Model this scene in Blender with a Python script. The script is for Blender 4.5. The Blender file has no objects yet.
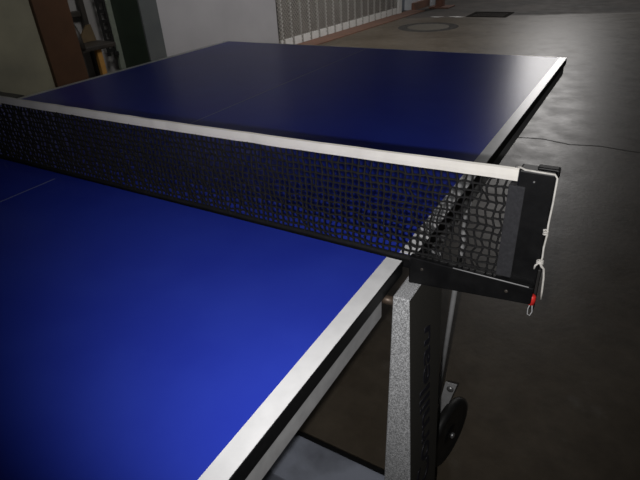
import bpy, bmesh, math, random
from mathutils import Vector, Matrix
random.seed(7)
C = bpy.context.scene.collection
T = 0.76                      # height of the playing surface above the floor
W = 1.462                     # width of the tops
HL = 1.37                     # length of one half
PI = math.pi

# ------------------------------------------------------------------ materials
def mat(name, col, rough=0.5, metal=0.0, spec=0.5, noise=None, bump=None, coat=0.0):
    """noise=(scale, colour2, lo, hi[, detail]); bump=(scale, strength, distance)"""
    m = bpy.data.materials.new(name); m.use_nodes = True
    nt = m.node_tree; b = nt.nodes['Principled BSDF']
    b.inputs['Base Color'].default_value = (*col, 1)
    b.inputs['Roughness'].default_value = rough
    b.inputs['Metallic'].default_value = metal
    b.inputs['Specular IOR Level'].default_value = spec
    b.inputs['Coat Weight'].default_value = coat
    tc = nt.nodes.new('ShaderNodeTexCoord')
    if noise:
        n = nt.nodes.new('ShaderNodeTexNoise'); n.inputs['Scale'].default_value = noise[0]
        n.inputs['Detail'].default_value = noise[4] if len(noise) > 4 else 4
        r = nt.nodes.new('ShaderNodeValToRGB')
        r.color_ramp.elements[0].position = noise[2]; r.color_ramp.elements[0].color = (*col, 1)
        r.color_ramp.elements[1].position = noise[3]; r.color_ramp.elements[1].color = (*noise[1], 1)
        nt.links.new(tc.outputs['Object'], n.inputs['Vector'])
        nt.links.new(n.outputs['Fac'], r.inputs['Fac'])
        nt.links.new(r.outputs['Color'], b.inputs['Base Color'])
    if bump:
        n = nt.nodes.new('ShaderNodeTexNoise'); n.inputs['Scale'].default_value = bump[0]
        n.inputs['Detail'].default_value = 3
        bp = nt.nodes.new('ShaderNodeBump'); bp.inputs['Strength'].default_value = bump[1]
        bp.inputs['Distance'].default_value = bump[2]
        nt.links.new(tc.outputs['Object'], n.inputs['Vector'])
        nt.links.new(n.outputs['Fac'], bp.inputs['Height'])
        nt.links.new(bp.outputs['Normal'], b.inputs['Normal'])
    return m

M = {}
M['blue'] = mat('blue_top', (0.022, 0.042, 0.42), 0.28, spec=0.055, noise=(9, (0.026, 0.050, 0.45), .35, .65), bump=(900, .12, .0004))
M['line'] = mat('white_line_paint', (0.80, 0.80, 0.81), 0.3, spec=.3, noise=(40, (0.70, 0.70, 0.71), .4, .8))
M['centre'] = mat('thin_line_paint', (0.22, 0.25, 0.45), 0.45)
M['black'] = mat('black_paint', (0.0045, 0.0045, 0.005), 0.42, spec=.25, noise=(60, (0.008, 0.008, 0.0085), .4, .7), bump=(500, .15, .0005))
M['edge'] = mat('black_edge', (0.005, 0.005, 0.0055), 0.5, spec=.25, noise=(150, (0.010, 0.010, 0.011), .5, .8))
M['rail'] = mat('grey_rail', (0.33, 0.33, 0.335), 0.45, noise=(60, (0.27, 0.27, 0.275), .35, .7))
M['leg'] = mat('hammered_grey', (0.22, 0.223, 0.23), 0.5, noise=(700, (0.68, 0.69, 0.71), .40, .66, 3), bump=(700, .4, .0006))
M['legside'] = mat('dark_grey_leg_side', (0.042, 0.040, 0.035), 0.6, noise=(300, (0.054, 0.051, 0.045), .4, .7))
M['beam'] = mat('blue_grey_beam', (0.40, 0.43, 0.52), 0.4, noise=(9, (0.16, 0.17, 0.20), .52, .8))
M['navy'] = mat('navy_lettering', (0.011, 0.011, 0.020), 0.6)
M['steel'] = mat('steel', (0.50, 0.50, 0.50), 0.35, metal=0.8, noise=(80, (0.36, 0.36, 0.36), .4, .7))
M['plate'] = mat('galvanised_plate', (0.42, 0.42, 0.43), 0.5, noise=(50, (0.34, 0.34, 0.34), .4, .7))
M['rubber'] = mat('black_rubber', (0.010, 0.010, 0.010), 0.55, noise=(60, (0.018, 0.017, 0.016), .4, .7))
M['net'] = mat('black_net_cord', (0.007, 0.007, 0.008), 0.8, spec=.25, noise=(400, (0.014, 0.0135, 0.013), .4, .7))
M['sleeve'] = mat('dark_grey_cloth', (0.015, 0.015, 0.018), 0.85, noise=(300, (0.024, 0.024, 0.028), .4, .7))
M['tape'] = mat('white_tape', (0.78, 0.75, 0.70), 0.7, noise=(30, (0.70, 0.67, 0.62), .45, .75), bump=(250, .2, .0006))
M['string'] = mat('white_string', (0.62, 0.60, 0.56), 0.8, noise=(200, (0.48, 0.46, 0.43), .4, .7))
M['red'] = mat('red_plastic', (0.62, 0.030, 0.022), 0.4, noise=(60, (0.5, .02, .02), .4, .7))
M['cream'] = mat('cream_wall_paint', (0.30, 0.285, 0.205), 0.7, noise=(3, (0.21, 0.20, 0.15), .35, .7))
M['grey'] = mat('grey_wall_paint', (0.47, 0.46, 0.48), 0.7, noise=(2.5, (0.42, 0.41, 0.43), .35, .7))
M['niche'] = mat('pale_wall_paint', (0.33, 0.32, 0.31), 0.7, noise=(4, (0.28, 0.27, 0.265), .35, .7))
M['back'] = mat('dark_wall', (0.20, 0.185, 0.17), 0.8, noise=(5, (0.08, 0.075, 0.07), .35, .7))
M['brown'] = mat('brown_board', (0.085, 0.038, 0.017), 0.6, noise=(6, (0.066, 0.030, 0.013), .35, .7))
M['green'] = mat('dark_green_metal', (0.035, 0.055, 0.035), 0.5, noise=(8, (0.028, 0.042, 0.030), .35, .7))
M['greygreen'] = mat('grey_green_metal', (0.12, 0.13, 0.13), 0.5, noise=(5, (0.10, 0.11, 0.115), .35, .7))
M['palestrip'] = mat('pale_green_strip', (0.22, 0.25, 0.20), 0.6, noise=(20, (0.18, 0.2, 0.17), .35, .7))
M['yellow'] = mat('yellow_wood', (0.48, 0.25, 0.06), 0.55, noise=(20, (0.40, 0.20, 0.05), .35, .7))
M['grate'] = mat('grate_iron', (0.022, 0.019, 0.017), 0.95, spec=.05, noise=(20, (0.03, 0.027, 0.023), .4, .7))
M['dark'] = mat('dark_metal', (0.045, 0.038, 0.032), 0.5, noise=(20, (0.03, 0.027, 0.023), .35, .7))
M['gate'] = mat('pale_gate_paint', (0.78, 0.78, 0.76), 0.55, noise=(20, (0.68, 0.68, 0.66), .35, .7))
M['wire'] = mat('gate_wire', (0.36, 0.34, 0.31), 0.6, noise=(30, (0.27, 0.25, 0.23), .35, .7))
M['kerb'] = mat('red_brown_paint', (0.21, 0.105, 0.07), 0.65, noise=(7, (0.15, 0.09, 0.065), .4, .7))
M['door'] = mat('blue_grey_door', (0.22, 0.24, 0.28), 0.6, noise=(6, (0.18, 0.2, 0.24), .35, .7))
M['pillar'] = mat('white_pillar_paint', (0.55, 0.57, 0.60), 0.7, noise=(6, (0.47, 0.49, 0.52), .35, .7))
M['rust'] = mat('rusty_post', (0.16, 0.070, 0.045), 0.7, noise=(15, (0.10, 0.05, 0.035), .35, .7))
M['iron'] = mat('cast_iron', (0.040, 0.038, 0.036), 0.9, spec=.1, noise=(25, (0.10, 0.095, 0.09), .4, .7))
M['scuff'] = mat('white_scuff', (0.75, 0.74, 0.72), 0.7, noise=(30, (0.4, 0.39, 0.38), .5, .7))

def floor_mat():
    m = bpy.data.materials.new('worn_concrete'); m.use_nodes = True
    nt = m.node_tree; N = nt.nodes; L = nt.links; b = N['Principled BSDF']
    tc = N.new('ShaderNodeTexCoord')
    def noise(s, det=5):
        n = N.new('ShaderNodeTexNoise'); n.inputs['Scale'].default_value = s; n.inputs['Detail'].default_value = det; n.inputs['Roughness'].default_value = .6
        L.new(tc.outputs['Object'], n.inputs['Vector']); return n
    def ramp(src, a, ca, c, cb):
        r = N.new('ShaderNodeValToRGB'); e = r.color_ramp.elements
        e[0].position = a; e[0].color = (*ca, 1); e[1].position = c; e[1].color = (*cb, 1)
        L.new(src, r.inputs['Fac']); return r
    def mix(f, a, c, mode='MIX'):
        x = N.new('ShaderNodeMix'); x.data_type = 'RGBA'; x.blend_type = mode
        if isinstance(f, float): x.inputs['Factor'].default_value = f
        else: L.new(f, x.inputs['Factor'])
        L.new(a, x.inputs['A']); L.new(c, x.inputs['B']); return x.outputs['Result']
    base = ramp(noise(1.3).outputs['Fac'], .35, (0.100, 0.078, 0.054), .7, (0.17, 0.14, 0.105)).outputs['Color']
    fine = ramp(noise(14).outputs['Fac'], .3, (0.75, 0.75, 0.75), .75, (1.15, 1.15, 1.15)).outputs['Color']
    col = mix(1.0, base, fine, 'MULTIPLY')
    st = ramp(noise(5, 6).outputs['Fac'], .60, (0, 0, 0), .68, (1, 1, 1)).outputs['Color']
    light = N.new('ShaderNodeRGB'); light.outputs[0].default_value = (0.20, 0.18, 0.155, 1)
    s2 = N.new('ShaderNodeMath'); s2.operation = 'MULTIPLY'; s2.inputs[1].default_value = .45
    L.new(st, s2.inputs[0]); col = mix(s2.outputs[0], col, light.outputs[0])
    # damp darker asphalt beyond a wavering line across the yard
    sep = N.new('ShaderNodeSeparateXYZ'); L.new(tc.outputs['Object'], sep.inputs[0])
    ax = N.new('ShaderNodeMath'); ax.operation = 'MULTIPLY_ADD'; ax.inputs[1].default_value = -0.30; L.new(sep.outputs['X'], ax.inputs[0]); L.new(sep.outputs['Y'], ax.inputs[2])
    wob = N.new('ShaderNodeMath'); wob.operation = 'MULTIPLY_ADD'; wob.inputs[1].default_value = 0.25; L.new(noise(2.2).outputs['Fac'], wob.inputs[0]); L.new(ax.outputs[0], wob.inputs[2])
    far = N.new('ShaderNodeMapRange'); far.inputs['From Min'].default_value = 8.55; far.inputs['From Max'].default_value = 8.75; L.new(wob.outputs[0], far.inputs['Value'])
    dk = ramp(noise(1.1).outputs['Fac'], .38, (0.030, 0.026, 0.022), .62, (0.085, 0.07, 0.06)).outputs['Color']
    col = mix(far.outputs[0], col, dk)
    L.new(col, b.inputs['Base Color'])
    rr = N.new('ShaderNodeMapRange'); rr.inputs['To Min'].default_value = .27; rr.inputs['To Max'].default_value = .55; b.inputs['Specular IOR Level'].default_value = .42
    L.new(noise(5.5, 9).outputs['Fac'], rr.inputs['Value'])
    r2 = N.new('ShaderNodeMath'); r2.operation = 'MULTIPLY_ADD'; r2.inputs[1].default_value = .35
    L.new(far.outputs[0], r2.inputs[0]); L.new(rr.outputs[0], r2.inputs[2]); L.new(r2.outputs[0], b.inputs['Roughness'])
    bp = N.new('ShaderNodeBump'); bp.inputs['Strength'].default_value = .2; bp.inputs['Distance'].default_value = .0025
    L.new(noise(45, 6).outputs['Fac'], bp.inputs['Height']); L.new(bp.outputs['Normal'], b.inputs['Normal'])
    return m
M['floor'] = floor_mat()

# ------------------------------------------------------------------ mesh helpers (all in world coordinates)
def box(bm, x0, x1, y0, y1, z0, z1, bev=0.0, xf=None):
    b = bmesh.new()
    bmesh.ops.create_cube(b, size=1)
    for v in b.verts:
        v.co = Vector(((x0+x1)/2 + v.co.x*(x1-x0), (y0+y1)/2 + v.co.y*(y1-y0), (z0+z1)/2 + v.co.z*(z1-z0)))
    if bev: bmesh.ops.bevel(b, geom=b.edges[:], offset=bev, segments=2, affect='EDGES', profile=.6)
    merge(bm, b, xf)
def merge(bm, b, xf=None):
    if xf is not None: bmesh.ops.transform(b, matrix=xf, verts=b.verts)
    me = bpy.data.meshes.new('t'); b.to_mesh(me); b.free(); bm.from_mesh(me); bpy.data.meshes.remove(me)
def tube(bm, pts, r, n=8, cap=True):
    pts = [Vector(p) for p in pts]; rs = r if isinstance(r, (list, tuple)) else [r]*len(pts)
    rings = []; ref = None
    for i, p in enumerate(pts):
        t = (pts[min(i+1, len(pts)-1)] - pts[max(i-1, 0)]).normalized()
        if ref is None:
            ref = t.orthogonal().normalized()
        ref = (ref - t*ref.dot(t)); ref = ref.normalized() if ref.length > 1e-6 else t.orthogonal().normalized()
        bi = t.cross(ref)
        rings.append([bm.verts.new(p + (ref*math.cos(2*PI*k/n) + bi*math.sin(2*PI*k/n))*rs[i]) for k in range(n)])
    for a, b in zip(rings, rings[1:]):
        for k in range(n):
            f = bm.faces.new((a[k], a[(k+1) % n], b[(k+1) % n], b[k])); f.smooth = True
    if cap:
        bm.faces.new(rings[0][::-1]); bm.faces.new(rings[-1])
def lathe(bm, prof, centre, axis='X', n=40):
    """prof: list of (along, radius)"""
    c = Vector(centre); rings = []
    for a, r in prof:
        ring = []
        for k in range(n):
            u, w = math.cos(2*PI*k/n)*r, math.sin(2*PI*k/n)*r
            d = Vector((a, u, w)) if axis == 'X' else (Vector((u, a, w)) if axis == 'Y' else Vector((u, w, a)))
            ring.append(bm.verts.new(c + d))
        rings.append(ring)
    for a, b in zip(rings, rings[1:]):
        for k in range(n):
            f = bm.faces.new((a[k], a[(k+1) % n], b[(k+1) % n], b[k])); f.smooth = True
    bm.faces.new(rings[0][::-1]); bm.faces.new(rings[-1])
def prism(bm, poly, axis, a0, a1, bev=0.0, xf=None):
    """extrude a polygon; axis 'Y': poly is (x,z); axis 'X': poly is (y,z); axis 'Z': poly is (x,y)"""
    b = bmesh.new()
    f3 = {'Y': lambda p, a: (p[0], a, p[1]), 'X': lambda p, a: (a, p[0], p[1]), 'Z': lambda p, a: (p[0], p[1], a)}[axis]
    lo = [b.verts.new(f3(p, a0)) for p in poly]; hi = [b.verts.new(f3(p, a1)) for p in poly]
    b.faces.new(lo[::-1]); b.faces.new(hi)
    for k in range(len(poly)):
        b.faces.new((lo[k], lo[(k+1) % len(poly)], hi[(k+1) % len(poly)], hi[k]))
    bmesh.ops.recalc_face_normals(b, faces=b.faces)
    if bev: bmesh.ops.bevel(b, geom=b.edges[:], offset=bev, segments=2, affect='EDGES', profile=.6)
    merge(bm, b, xf)
def hexa(bm, bottom, top, bev=0.0):
    """box with arbitrary four bottom and four top corners"""
    b = bmesh.new()
    lo = [b.verts.new(p) for p in bottom]; hi = [b.verts.new(p) for p in top]
    b.faces.new(lo[::-1]); b.faces.new(hi)
    for k in range(4): b.faces.new((lo[k], lo[(k+1) % 4], hi[(k+1) % 4], hi[k]))
    bmesh.ops.recalc_face_normals(b, faces=b.faces)
    if bev: bmesh.ops.bevel(b, geom=b.edges[:], offset=bev, segments=3, affect='EDGES', profile=.6)
    merge(bm, b)

def thing(name, loc, label, cat, group=None):
    o = bpy.data.objects.new(name, None); C.objects.link(o); o.location = loc
    o.empty_display_size = .1
    o['label'] = label; o['category'] = cat
    if group: o['group'] = group
    return o
def wloc(o):
    p = Vector((0, 0, 0))
    while o is not None: p += Vector(o.location); o = o.parent
    return p
def obj(name, bm, m, parent=None, label=None):
    me = bpy.data.meshes.new(name); bmesh.ops.recalc_face_normals(bm, faces=bm.faces) if len(bm.faces) < 4000 else None
    if parent is not None:
        bmesh.ops.translate(bm, vec=-wloc(parent), verts=bm.verts)
    bm.to_mesh(me); bm.free(); me.materials.append(m)
    o = bpy.data.objects.new(name, me); C.objects.link(o)
    if parent is not None: o.parent = parent
    if label: o['label'] = label
    return o
def struct(name, bm, m):
    o = obj(name, bm, m); o['kind'] = 'structure'; return o
def B(*a, **k):
    bm = bmesh.new(); box(bm, *a, **k); return bm

# ------------------------------------------------------------------ the setting
struct('floor', B(-9, 9, -5, 22, -.1, 0), M['floor'])
D = Vector((.062, 1, 0)).normalized(); NN = Vector((D.y, -D.x, 0))     # the left wall runs along D, NN points into the room
P0 = Vector((-3.59, 5.245, 0))
WX = Matrix(((NN.x, D.x, 0, P0.x), (NN.y, D.y, 0, P0.y), (0, 0, 1, 0), (0, 0, 0, 1)))   # (offset, along, height) -> world
def wp(off, s, h): return WX @ Vector((off, s, h))
def WB(o0, o1, s0, s1, h0, h1, bev=0.0):
    return B(o0, o1, s0, s1, h0, h1, bev=bev, xf=WX)
H = 2.7
struct('wall_left', WB(-.25, 0, -7.5, -3.30, 0, H), M['cream'])
struct('wall_niche', WB(-.75, -.52, -3.30, -2.0, 0, H), M['niche'])
struct('wall_pier', WB(-.55, 0, -2.16, -1.80, 0, H), M['grey'])
struct('wall_middle', WB(-.55, -.008, -1.80, -.415, 0, H), M['grey'])
struct('wall_back', WB(-.75, -.55, -.6, 4.6, 0, H), M['back'])
struct('door_1', WB(-.20, -.12, 2.90, 3.28, 0, H), M['door'])
struct('wall_pillar', WB(-.5, .02, 3.28, 3.93, 0, H), M['pillar'])
bm = WB(0, .28, -.415, 3.25, 0, .012)
struct('trim_1', bm, M['kerb'])
struct('baseboard_pillar', WB(.02, .07, 3.26, 3.93, 0, .12, bev=.004), M['kerb'])
struct('trim_2', WB(-.1, .10, 3.93, 4.10, 0, H), M['pillar'])

# gate with wire infill and pale bars
g = thing('folding_gate', wp(0, 1.2, 0), 'pale grey barred gate with fine wire mesh along the back wall', 'gate')
bm = bmesh.new()
s0, s1, h1 = -.41, 2.75, 2.1; st = .046; t = .0065
def seg2(bm, a, b, off):
    dx, dy = b[0]-a[0], b[1]-a[1]; l = math.hypot(dx, dy)
    if l < 1e-4: return
    nx, ny = -dy/l*t, dx/l*t
    vs = [bm.verts.new(wp(off, a[0]+sx*nx, a[1]+sx*ny)) if False else bm.verts.new(wp(off, q[0]+sg*nx, q[1]+sg*ny)) for q, sg, sx in ((a, 1, 0), (b, 1, 0), (b, -1, 0), (a, -1, 0))]
    bm.faces.new(vs)
k = s0 - h1
while k < s1:
    for sl, off in ((1, .004), (-1, .002)):
        # line s = k + h (sl=1) or s = k + h1 - h
        f = (lambda h: k + h) if sl == 1 else (lambda h: k + h1 - h)
        ha, hb = 0.0, h1
        if sl == 1: ha, hb = max(0, s0-k), min(h1, s1-k)
        else: ha, hb = max(0, k+h1-s1), min(h1, k+h1-s0)
        if hb > ha: seg2(bm, (f(ha), ha), (f(hb), hb), off)
    k += st
obj('wire_mesh', bm, M['wire'], g)
bars = []
for i in range(17):
    s = -.33 + .1935*i
    if s > 2.74: break
    obj('gate_bar', WB(-.025, 0, s-.008, s+.008, .0, 2.1, bev=.002), M['gate'], g)
    bars.append(s)
bm = bmesh.new(); prev = s0
for s in bars + [2.75]:
    if s-prev > .05: box(bm, -.022, .010, prev+.022, s-.022, .012, .105, bev=.004, xf=WX)
    prev = s
obj('bottom_rail', bm, M['gate'], g)
obj('top_rail', WB(-.03, .01, s0, s1, 2.06, 2.12, bev=.004), M['gate'], g)
obj('gate_post', WB(-.06, .02, 2.76, 2.89, 0, 2.2, bev=.006), M['gate'], g)

# rusty post beside the pillar
g = thing('steel_post', (-3.00, 8.92, 0), 'rust brown steel post on a base plate beside the white pillar', 'post')
obj('post_shaft', B(-3.08, -2.95, 8.90, 9.02, .015, 2.6, bev=.006), M['rust'], g)
obj('base_plate', B(-3.16, -2.80, 8.78, 9.14, 0, .02, bev=.004), M['rust'], g)

bm = bmesh.new()                                             # expansion joint in the concrete
jp = [(-3.4 + .16*i, 2.72 + random.uniform(-.022, .022)) for i in range(45)]
for (xa, ya), (xb, yb) in zip(jp, jp[1:]):
    bm.faces.new([bm.verts.new(p) for p in ((xa, ya-.004, .0012), (xb, yb-.004, .0012), (xb, yb+.004, .0012), (xa, ya+.004, .0012))])
bmesh.ops.remove_doubles(bm, verts=bm.verts, dist=.0005)
struct('trim_3', bm, mat('joint_filler', (.05, .044, .036), .7, noise=(12, (.09, .075, .06), .4, .7)))
# things on the yard floor
g = thing('manhole_cover', (-2.45, 6.83, 0), 'round iron manhole cover set in the floor before the gate', 'manhole cover')
bm = bmesh.new()
lathe(bm, [(-.01, .29), (.002, .29), (.003, .285), (.003, .0001)], (-2.45, 6.83, 0), 'Z', 48)
obj('lid', bm, mat('lid_concrete', (0.10, 0.09, 0.075), .75, spec=.3, noise=(20, (0.14, 0.125, 0.10), .35, .7)), g)
bm = bmesh.new()
n = 56; pr = [(.29, .001), (.30, .002), (.40, .002), (.42, .001)]; rings = [[bm.verts.new((-2.45+r*math.cos(2*PI*k/n), 6.83+r*math.sin(2*PI*k/n), z)) for k in range(n)] for r, z in pr]
for a, b in zip(rings, rings[1:]):
    for k in range(n): bm.faces.new((a[k], a[(k+1) % n], b[(k+1) % n], b[k]))
obj('frame_ring', bm, M['iron'], g)
g = thing('drain_grate', (-1.92, 8.12, 0), 'dark rectangular drain grate in the floor beyond the manhole cover', 'drain grate')
bm = bmesh.new()
for x0, x1, y0, y1 in ((-2.22, -1.62, 7.86, 7.90), (-2.22, -1.62, 8.36, 8.40), (-2.22, -2.18, 7.90, 8.36), (-1.66, -1.62, 7.90, 8.36)): box(bm, x0, x1, y0, y1, -.01, .008)
obj('frame', bm, M['grate'], g)
bm = bmesh.new()
for i in range(12): box(bm, -2.175+i*.0435, -2.15+i*.0435, 7.9, 8.36, -.01, .006)
obj('grate_bars', bm, M['grate'], g)
for nm, x, y, a, b_, lab in (('paint_mark', -2.66, 7.79, .12, .05, 'white scuff of paint on the floor nearest the gate'), ('paint_mark', -2.36, 7.83, .15, .06, 'white scuff of paint on the floor beside the drain grate')):
    bm = bmesh.new(); n = 18
    vs = [bm.verts.new((x+a*math.cos(2*PI*k/n)*random.uniform(.6, 1.1), y+b_*math.sin(2*PI*k/n)*random.uniform(.5, 1.2), .003)) for k in range(n)]
    bm.faces.new(vs); o = obj(nm, bm, M['scuff']); o['label'] = lab; o['category'] = 'paint mark'; o['group'] = 'white scuffs on the floor'

# left corner: board, chair, slotted strip, cabinet, low platform
bm = WB(.002, .045, -3.335, -3.05, 0, 2.2, bev=.004)
o = obj('wooden_board', bm, M['brown']); o['label'] = 'tall brown wooden board standing against the cream wall'; o['category'] = 'board'
g = thing('wooden_chair', wp(-.28, -2.78, 0), 'dark framed chair with a yellow wooden leg between board and green cabinet', 'chair')
obj('seat', WB(-.50, -.12, -2.97, -2.60, .415, .455, bev=.01), M['dark'], g)
obj('backrest', WB(-.50, -.46, -2.93, -2.64, .66, .71, bev=.008), M['dark'], g)
for (o_, s_, mt, hh) in ((-.17, -2.765, 'yellow', .415), (-.46, -2.93, 'dark', .95), (-.46, -2.63, 'dark', .95), (-.17, -2.95, 'dark', .415)):
    obj('leg', WB(o_-.022, o_+.022, s_-.024, s_+.024, 0, hh, bev=.005), M[mt], g, 'yellow wooden leg' if mt == 'yellow' else None)
bm = bmesh.new(); tube(bm, [wp(-.13, -2.93, .44), wp(-.16, -2.925, .56), wp(-.26, -2.93, .72), wp(-.40, -2.935, .85)], .028, 8)
obj('armrest', bm, M['dark'], g)
bm = bmesh.new(); prism(bm, [(-2.84, .46), (-2.64, .46), (-2.66, .60), (-2.70, .60)], 'X', -.36, -.34, xf=WX)
obj('back_panel', bm, mat('dull_tan_wood', (0.13, 0.09, 0.045), .6, noise=(15, (.10, .07, .035), .35, .7)), g)

g = thing('slotted_strip', wp(-.40, -2.475, .3), 'black slotted metal strip hanging beside the dark green cabinet', 'metal strip')
bm = bmesh.new()
for a, b_ in ((-2.525, -2.500), (-2.452, -2.428)): box(bm, -.40, -.385, a, b_, .31, 1.9, bev=.003, xf=WX)
h = .33
while h < 1.9:
    box(bm, -.398, -.387, -2.505, -2.448, h, h+.028, xf=WX); h += .085
obj('side_rails', bm, M['rubber'], g)
bm = bmesh.new(); box(bm, -.405, -.38, -2.53, -2.50, .295, .33, bev=.005, xf=WX); obj('end_clip', bm, M['rubber'], g); bm = bmesh.new(); box(bm, -.405, -.38, -2.455, -2.41, .285, .325, bev=.005, xf=WX)
obj('end_clip', bm, M['rubber'], g)
g = thing('steel_cabinet', wp(-.2, -2.26, 0), 'dark green steel cabinet with a grey front beside the grey wall', 'cabinet')
obj('cabinet_body', WB(-.40, -.012, -2.36, -2.165, 0, 2.0, bev=.004), M['green'], g)
obj('door', WB(-.010, .012, -2.362, -2.165, .03, 1.98, bev=.003), M['greygreen'], g, 'grey front door')
obj('corner_trim', WB(-.44, -.40, -2.41, -2.34, 0, 2.0, bev=.003), M['palestrip'], g, 'pale green edge strip')

g = thing('low_bench', (-3.62, 1.25, 0), 'low black bench end showing just above the net tape at far left', 'bench')
obj('bench_top', B(-3.78, -3.47, .95, 1.468, .262, .312, bev=.004), M['rubber'], g)
for x in (-3.77, -3.53):
    for y in (.97, 1.40): obj('leg', B(x, x+.04, y, y+.04, 0, .262), M['rubber'], g)

# ------------------------------------------------------------------ the table
tb = thing('table_tennis_table', (-W/2, 0, 0), 'blue folding table tennis table with white edge lines and grey speckled legs', 'table')
def half(x1, y0, y1, near):
    x0 = x1 - W; ye, yn = (y0, y1) if near else (y1, y0)         # outer end, net end
    top = obj('tabletop', B(x0, x1, y0, y1, T-.0215, T, bev=.0012), M['edge'], tb, 'blue tabletop half nearest the camera' if near else 'blue tabletop half beyond the net')
    i0, i1 = min(y0, y1), max(y0, y1); e = .0006
    obj('playing_surface', B(x0+.0012, x1-.0012, i0+.0012, i1-.0012, T-.001, T+.0002), M['blue'], top)
    for xa, xb in ((x0+.001, x0+.023), (x1-.0235, x1-.001)):
        obj('side_line', B(xa, xb, i0+.0015, i1-.0015, T, T+e), M['line'], top, 'white side line')
    ea, eb = (i0+.001, i0+.021) if near else (i1-.007, i1-.002)
    obj('end_line', B(x0+.024, x1-.0245, ea, eb, T, T+e), M['line'], top, 'white end line')
    cx = x1 - W/2
    obj('centre_line', B(cx-.0013, cx+.0013, i0+.022, i1-.022, T, T+e*.7), M['centre'], top, 'thin pale centre line')
    # steel apron under the top
    for xa, xb in ((x1-.029, x1-.004), (x0+.004, x0+.029)):
        ya, yb = (i0+.004, -.063) if near else (.09, i1-.004)
        obj('side_rail', B(xa, xb, ya, yb, T-.0555, T-.0215, bev=.0015), M['rail'], tb)
    ya, yb = (i0+.004, i0+.029) if near else (i1-.029, i1-.004)
    obj('end_rail', B(x0+.029, x1-.029, ya, yb, T-.0555, T-.0215, bev=.0015), M['rail'], tb)
half(-.011, -HL, -.004, True)
half(0.0, .012, HL, False)

def leg(mirror):
    f = (lambda x: x) if not mirror else (lambda x: -W-x)
    ya, yb = -.055, .076
    secs = [(-.0228, -.0035, .0195), (-.38, -.011, .0345), (-.76, -.018, .047)]
    bm = bmesh.new(); rings = []
    for z, a, b_ in secs:
        rings.append([bm.verts.new((f(x), y, T+z)) for x, y in ((a, ya), (b_, ya), (b_, yb), (a, yb))])
    for a, b_ in zip(rings, rings[1:]):
        for k in range(4): bm.faces.new((a[k], a[(k+1) % 4], b_[(k+1) % 4], b_[k]))
    bm.faces.new(rings[0]); bm.faces.new(rings[-1])
    bmesh.ops.recalc_face_normals(bm, faces=bm.faces)
    bmesh.ops.bevel(bm, geom=bm.edges[:], offset=.0028, segments=3, affect='EDGES', profile=.6)
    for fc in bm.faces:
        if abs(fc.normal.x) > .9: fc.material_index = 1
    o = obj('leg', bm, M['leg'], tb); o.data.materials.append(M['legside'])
    return o
lg = leg(False); leg(True)
# lettering running up the outer face of the leg
cu = bpy.data.curves.new('lettering', 'FONT'); cu.body = 'Cornilleau'; cu.size = .085; cu.shear = .25; cu.extrude = .0004; cu.offset = .0012
to = bpy.data.objects.new('lettering_tmp', cu); C.objects.link(to)
dg = bpy.context.evaluated_depsgraph_get(); me = bpy.data.meshes.new_from_object(to.evaluated_get(dg))
bpy.data.objects.remove(to); bm = bmesh.new(); bm.from_mesh(me)
wdt = max(v.co.x for v in bm.verts)
for v in bm.verts:
    u = v.co.x/wdt; sc = 1.0 - .45*u                           # the lettering tapers towards the top of the leg
    z = -.475 + u*.365; y = .032 - .008*u - v.co.y*sc
    xx = .0195 + (-.030-z)*(.015/.35) + .0004 + v.co.z
    v.co = Vector((xx, y, T+z))
obj('lettering', bm, M['navy'], lg, 'dark navy slanted lettering up the leg')
bpy.data.meshes.remove(me)

bm = bmesh.new(); box(bm, -W+.0, -.018, -.038, .072, T-.655, T-.600, bev=.004)
cb = obj('crossbeam', bm, M['beam'], tb)
obj('beam_lip', B(-W+.02, -.02, .070, .0795, T-.655, T-.598), M['edge'], cb)
bm = bmesh.new(); tube(bm, [(-.030, -.044, T-.040), (-.005, -.044, T-.040)], .0065, 12)
obj('pivot_bolt', bm, mat('brown_bolt', (.07, .055, .045), .45, .4, noise=(90, (.1, .07, .05), .4, .7)), tb)
# wheel, its bracket and the stay rod
bm = bmesh.new()
prism(bm, [(-.017, T-.516), (.010, T-.513), (-.001, T-.566), (-.012, T-.61), (-.020, T-.735), (-.044, T-.735)], 'Y', .300, .305, bev=.001)
pl = obj('wheel_bracket', bm, M['plate'], tb)
bm = bmesh.new(); lathe(bm, [(.001, .008), (-.004, .008), (-.006, .005), (-.0062, .0005)], (-.0035, .300, T-.529), 'Y', 16)
obj('bolt', bm, M['steel'], pl, 'steel bolt head')
wc = Vector((.001, .290, T-.666))
wx = Matrix.Translation(wc) @ Matrix.Rotation(math.radians(-10), 4, 'Z')
def wlathe(prof, n):
    b = bmesh.new(); lathe(b, prof, (0, 0, 0), 'X', n); bmesh.ops.transform(b, matrix=wx, verts=b.verts); return b
wh = obj('wheel', wlathe([(-.012, .03), (-.012, .076), (-.010, .085), (-.004, .089), (.004, .089), (.010, .085), (.012, .076), (.009, .070), (.009, .03)], 48), M['rubber'], tb)
obj('wheel_hub', wlathe([(-.0125, .03), (.008, .03), (.012, .018), (.013, .012)], 24), M['black'], wh)
obj('axle_bolt', wlathe([(.012, .0075), (.018, .0075), (.020, .004)], 16), M['steel'], wh, 'steel axle bolt')
bm = bmesh.new(); box(bm, -.055, -.012, .05, .33, T-.758, T-.700, bev=.004)
obj('foot_rail', bm, M['edge'], tb)
bm = bmesh.new(); tube(bm, [(-.0085, .308, T-.05), (-.034, .308, T-.60)], .0055, 12)
obj('stay_rod', bm, M['plate'], tb)

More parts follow.
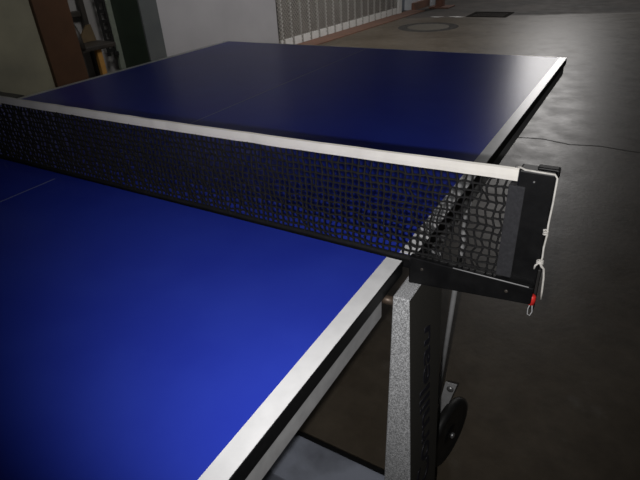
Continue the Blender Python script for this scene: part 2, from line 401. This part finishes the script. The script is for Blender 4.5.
# ------------------------------------------------------------------ the net
nt_ = thing('table_tennis_net', (-W/2, 0, T), 'black table tennis net with a white top tape stretched across the blue table', 'net')
XL, XR = -W-.115, .1165
zt, zb = .1400, .005
def sag(x): return -.0095*max(0, 1-((x-.5*(XL+.118))/(.5*(.118-XL)))**2)
bm = bmesh.new(); cell = .0093
nx = int((XR-XL)/cell); nz = 13
def wob(i, j):
    r = random.Random(i*131+j*7919)
    x = XL + i*(XR-XL)/nx
    amp = 1.0 if x < -.02 else 1.9
    return Vector((x + r.gauss(0, .0006)*amp + .0008*amp*math.sin(j*1.9+i*.25), r.gauss(0, .0008), T + zb + j*(zt+sag(x)-zb)/nz + r.gauss(0, .0004)))
G = [[wob(i, j) for j in range(nz+1)] for i in range(nx+1)]
def strand(nodes, bend):
    pts, rs = [], []
    for a, b_ in zip(nodes, nodes[1:]):
        pts += [a, a.lerp(b_, .3)+bend*random.gauss(0, .0003), a.lerp(b_, .7)+bend*random.gauss(0, .0003)]
        rs += [.0018, .00128, .00128]
    pts.append(nodes[-1]); rs.append(.0016)
    tube(bm, pts, rs, 5, cap=False)
for i in range(nx+1): strand(G[i], Vector((1, 0, 0)))
for j in range(nz+1): strand([G[i][j] for i in range(nx+1)], Vector((0, 0, 1)))
for v in bm.verts: v.co.y *= 1.5                                # knotted cords stand out to both sides
obj('net_mesh', bm, M['net'], nt_)
# white tape folded over the top cord, sagging a touch in the middle
bm = bmesh.new(); N_ = 60; rings = []
prof = [(-.0032, .1408), (-.0034, .146), (-.0026, .1538), (0, .1550), (.0026, .1538), (.0034, .146), (.0032, .1408)]
for i in range(N_+1):
    x = XL + (.1185-XL)*i/N_; w = random.gauss(0, .0003)
    rings.append([bm.verts.new((x, y+w, T+z+sag(x)+random.gauss(0, .00012))) for y, z in prof])
for a, b_ in zip(rings, rings[1:]):
    for k in range(len(prof)):
        bm.faces.new((a[k], a[(k+1) % 7], b_[(k+1) % 7], b_[k]))
bm.faces.new(rings[0]); bm.faces.new(rings[-1][::-1])
obj('top_tape', bm, M['tape'], nt_, 'white top tape')
bm = bmesh.new(); tube(bm, [(XL + (XR-XL)*i/60, random.gauss(-.0005, .0004), T+.0048+random.gauss(0, .0003)) for i in range(61)], .0036, 8)
obj('bottom_band', bm, M['net'], nt_)
bm = B(.1115, .1290, -.0122, .0030, T+.020, T+.1385, bev=.001)
obj('end_sleeve', bm, M['sleeve'], nt_, 'dark grey cloth sleeve at the net end')
def post(mirror):
    f = (lambda x: x) if not mirror else (lambda x: -W-.013-x)
    s = lambda a, b_: (min(f(a), f(b_)), max(f(a), f(b_)))
    bm = bmesh.new(); box(bm, *s(.1195, .1570), -.010, .010, T-.012, T+.1570, bev=.002)
    p = obj('net_post', bm, M['black'], nt_)
    bm = bmesh.new(); box(bm, *s(.136, .1585), .000, .0115, T+.146, T+.1585, bev=.002)
    obj('post_cap', bm, M['edge'], p)
    # clamp bracket: deep beside the table, shallower at the post
    bm = bmesh.new()
    prism(bm, [(f(.004), T-.0205), (f(.004), T+.021), (f(.030), T+.0205), (f(.1570), T+.019), (f(.1570), T-.005)], 'Y', -.021, -.012, bev=.0018)
    prism(bm, [(f(.004), T-.0205), (f(.004), T+.004), (f(.1570), T+.004), (f(.1570), T-.005)], 'Y', -.013, .020, bev=.001)
    br = obj('bracket', bm, M['black'], nt_)
    bm = bmesh.new(); tube(bm, [(f(.062), -.0215, T+.0202), (f(.152), -.0215, T+.0195)], .0007, 6)  # pale strip standing in for the highlight along the black top edge
    obj('bracket_highlight', bm, M['rail'], br, 'thin pale line for the highlight on the bracket edge')
    for x in (.022, .128):
        bm = bmesh.new(); lathe(bm, [(-.0223, .0012), (-.0218, .0022), (-.020, .0022)], (f(x), 0, T+.006), 'Y', 14)
        obj('screw', bm, M['dark'], br)
    return p
post(False); post(True)
# little screw in the post head
bm = bmesh.new(); lathe(bm, [(-.0112, .0007), (-.0105, .0012), (-.009, .0012)], (.1365, 0, T+.1455), 'Y', 12)
obj('screw', bm, M['steel'], nt_)
# white tension string over the post and down its outer side
bm = bmesh.new()
tube(bm, [(.114, -.001, T+.1558), (.120, -.005, T+.1578), (.126, -.0112, T+.1582), (.140, -.0115, T+.1580), (.1555, -.0112, T+.1578), (.1583, -.011, T+.154), (.1588, -.011, T+.125),
          (.1585, -.0115, T+.100), (.1592, -.012, T+.085), (.1585, -.012, T+.070), (.1592, -.012, T+.058), (.1585, -.012, T+.050)], .0011, 8)
st_ = obj('tension_string', bm, M['string'], nt_, 'white string')
bm = bmesh.new()
tube(bm, [(.1570, -.012, T+.052), (.1600, -.014, T+.047), (.1628, -.012, T+.043), (.1645, -.010, T+.030), (.1655, -.009, T+.012), (.1662, -.008, T-.002)], [.0014, .0015, .0013, .0012, .0012, .0011], 8)
obj('string_tail', bm, M['string'], st_)
bm = bmesh.new()
for i in range(1): tube(bm, [(.1575+.0022*math.cos(a), -.012+.0022*math.sin(a), T+.086-.02*i*0+.0004*a) for a in [k*.7 for k in range(24)]], .0010, 6)
obj('string_knot', bm, M['string'], st_); bm = bmesh.new()
tube(bm, [(.1575+.003*math.cos(a), -.012+.003*math.sin(a), T+.049+.0003*a) for a in [k*.7 for k in range(20)]], .0012, 6)
obj('string_knot', bm, M['string'], st_); bm = bmesh.new()
tube(bm, [(.1570, -.012, T+.050), (.1535, -.0135, T+.046), (.1530, -.013, T+.041)], .0012, 6)
obj('string_end', bm, M['string'], st_)
# red adjuster and the ragged strap below the post
bm = bmesh.new()
lathe(bm, [(-.007, .0022), (-.006, .0042), (.000, .0048), (.006, .0042), (.007, .0022)], (.1565, -.012, T-.003), 'Z', 16)
obj('tension_clip', bm, M['red'], nt_, 'red plastic clip')
bm = bmesh.new()
box(bm, .1545, .1600, -.004, .006, T-.024, T+.035, bev=.0015)
obj('strap', bm, M['rubber'], nt_)
bm = bmesh.new()
tube(bm, [(.156, -.011, T-.010), (.1545, -.013, T-.017), (.155, -.013, T-.025), (.158, -.012, T-.027), (.1595, -.011, T-.021), (.158, -.010, T-.011)], .0006, 6)
obj('wire_loop', bm, M['plate'], nt_)

# ------------------------------------------------------------------ light
def area(name, loc, target, sx, sy, e, col=(1, 1, 1), spread=None):
    l = bpy.data.lights.new(name, 'AREA'); l.shape = 'RECTANGLE'; l.size = sx; l.size_y = sy; l.energy = e; l.color = col
    if spread: l.spread = spread
    o = bpy.data.objects.new(name, l); C.objects.link(o); o.location = loc
    o.rotation_euler = (Vector(target)-Vector(loc)).to_track_quat('-Z', 'Y').to_euler(); return o
CAM = Vector((0.2033, -0.5481, T+0.37988))
fl = bpy.data.lights.new('camera_flash', 'SPOT'); fl.energy = 15.0; fl.shadow_soft_size = .005; fl.spot_size = math.radians(92); fl.spot_blend = .9; fl.color = (1, .985, .97)
fo = bpy.data.objects.new('camera_flash', fl); C.objects.link(fo); fo.location = CAM + Vector((-.02, -.005, -.022))
fo.rotation_euler = (Vector((-.13, .10, T))-fo.location).to_track_quat('-Z', 'Y').to_euler()
area('yard_lamp', (-1.65, 13.5, 3.9), (-.2, 2, 0), 1.3, 1.3, 95, (1, .97, .95))
area('wall_fill', (-1.2, 4.6, 3.3), (-3.7, 6.0, .3), .8, .8, 23, (1, .98, .96), math.radians(110))  # unseen fill light, added to brighten the gate and grey wall
area('wall_fill', (-1.5, 1.6, 3.4), (-4.1, 3.6, .4), .8, .8, 14, (1, .98, .96), math.radians(110))  # second added fill, lifts the niche and cream wall
w = bpy.data.worlds.new('world'); bpy.context.scene.world = w; w.use_nodes = True
w.node_tree.nodes['Background'].inputs[0].default_value = (.9, .95, 1, 1); w.node_tree.nodes['Background'].inputs[1].default_value = .018

# ------------------------------------------------------------------ camera
yaw, pitch, roll = 0.5654757, 0.5333934, -0.0627937
fw = Vector((-math.sin(yaw)*math.cos(pitch), math.cos(yaw)*math.cos(pitch), -math.sin(pitch)))
rt = Vector((math.cos(yaw), math.sin(yaw), 0)); up = rt.cross(fw)
r2 = math.cos(roll)*rt + math.sin(roll)*up; u2 = -math.sin(roll)*rt + math.cos(roll)*up
cd = bpy.data.cameras.new('camera'); co = bpy.data.objects.new('camera', cd); C.objects.link(co)
cd.sensor_width = 36; cd.lens = 507.245*36/640; cd.clip_start = .02; cd.clip_end = 100
mt = Matrix((r2, u2, -fw)).transposed().to_4x4(); mt.translation = CAM; co.matrix_world = mt
sc = bpy.context.scene; sc.camera = co
sc.view_settings.view_transform = 'Standard'; sc.view_settings.look = 'None'
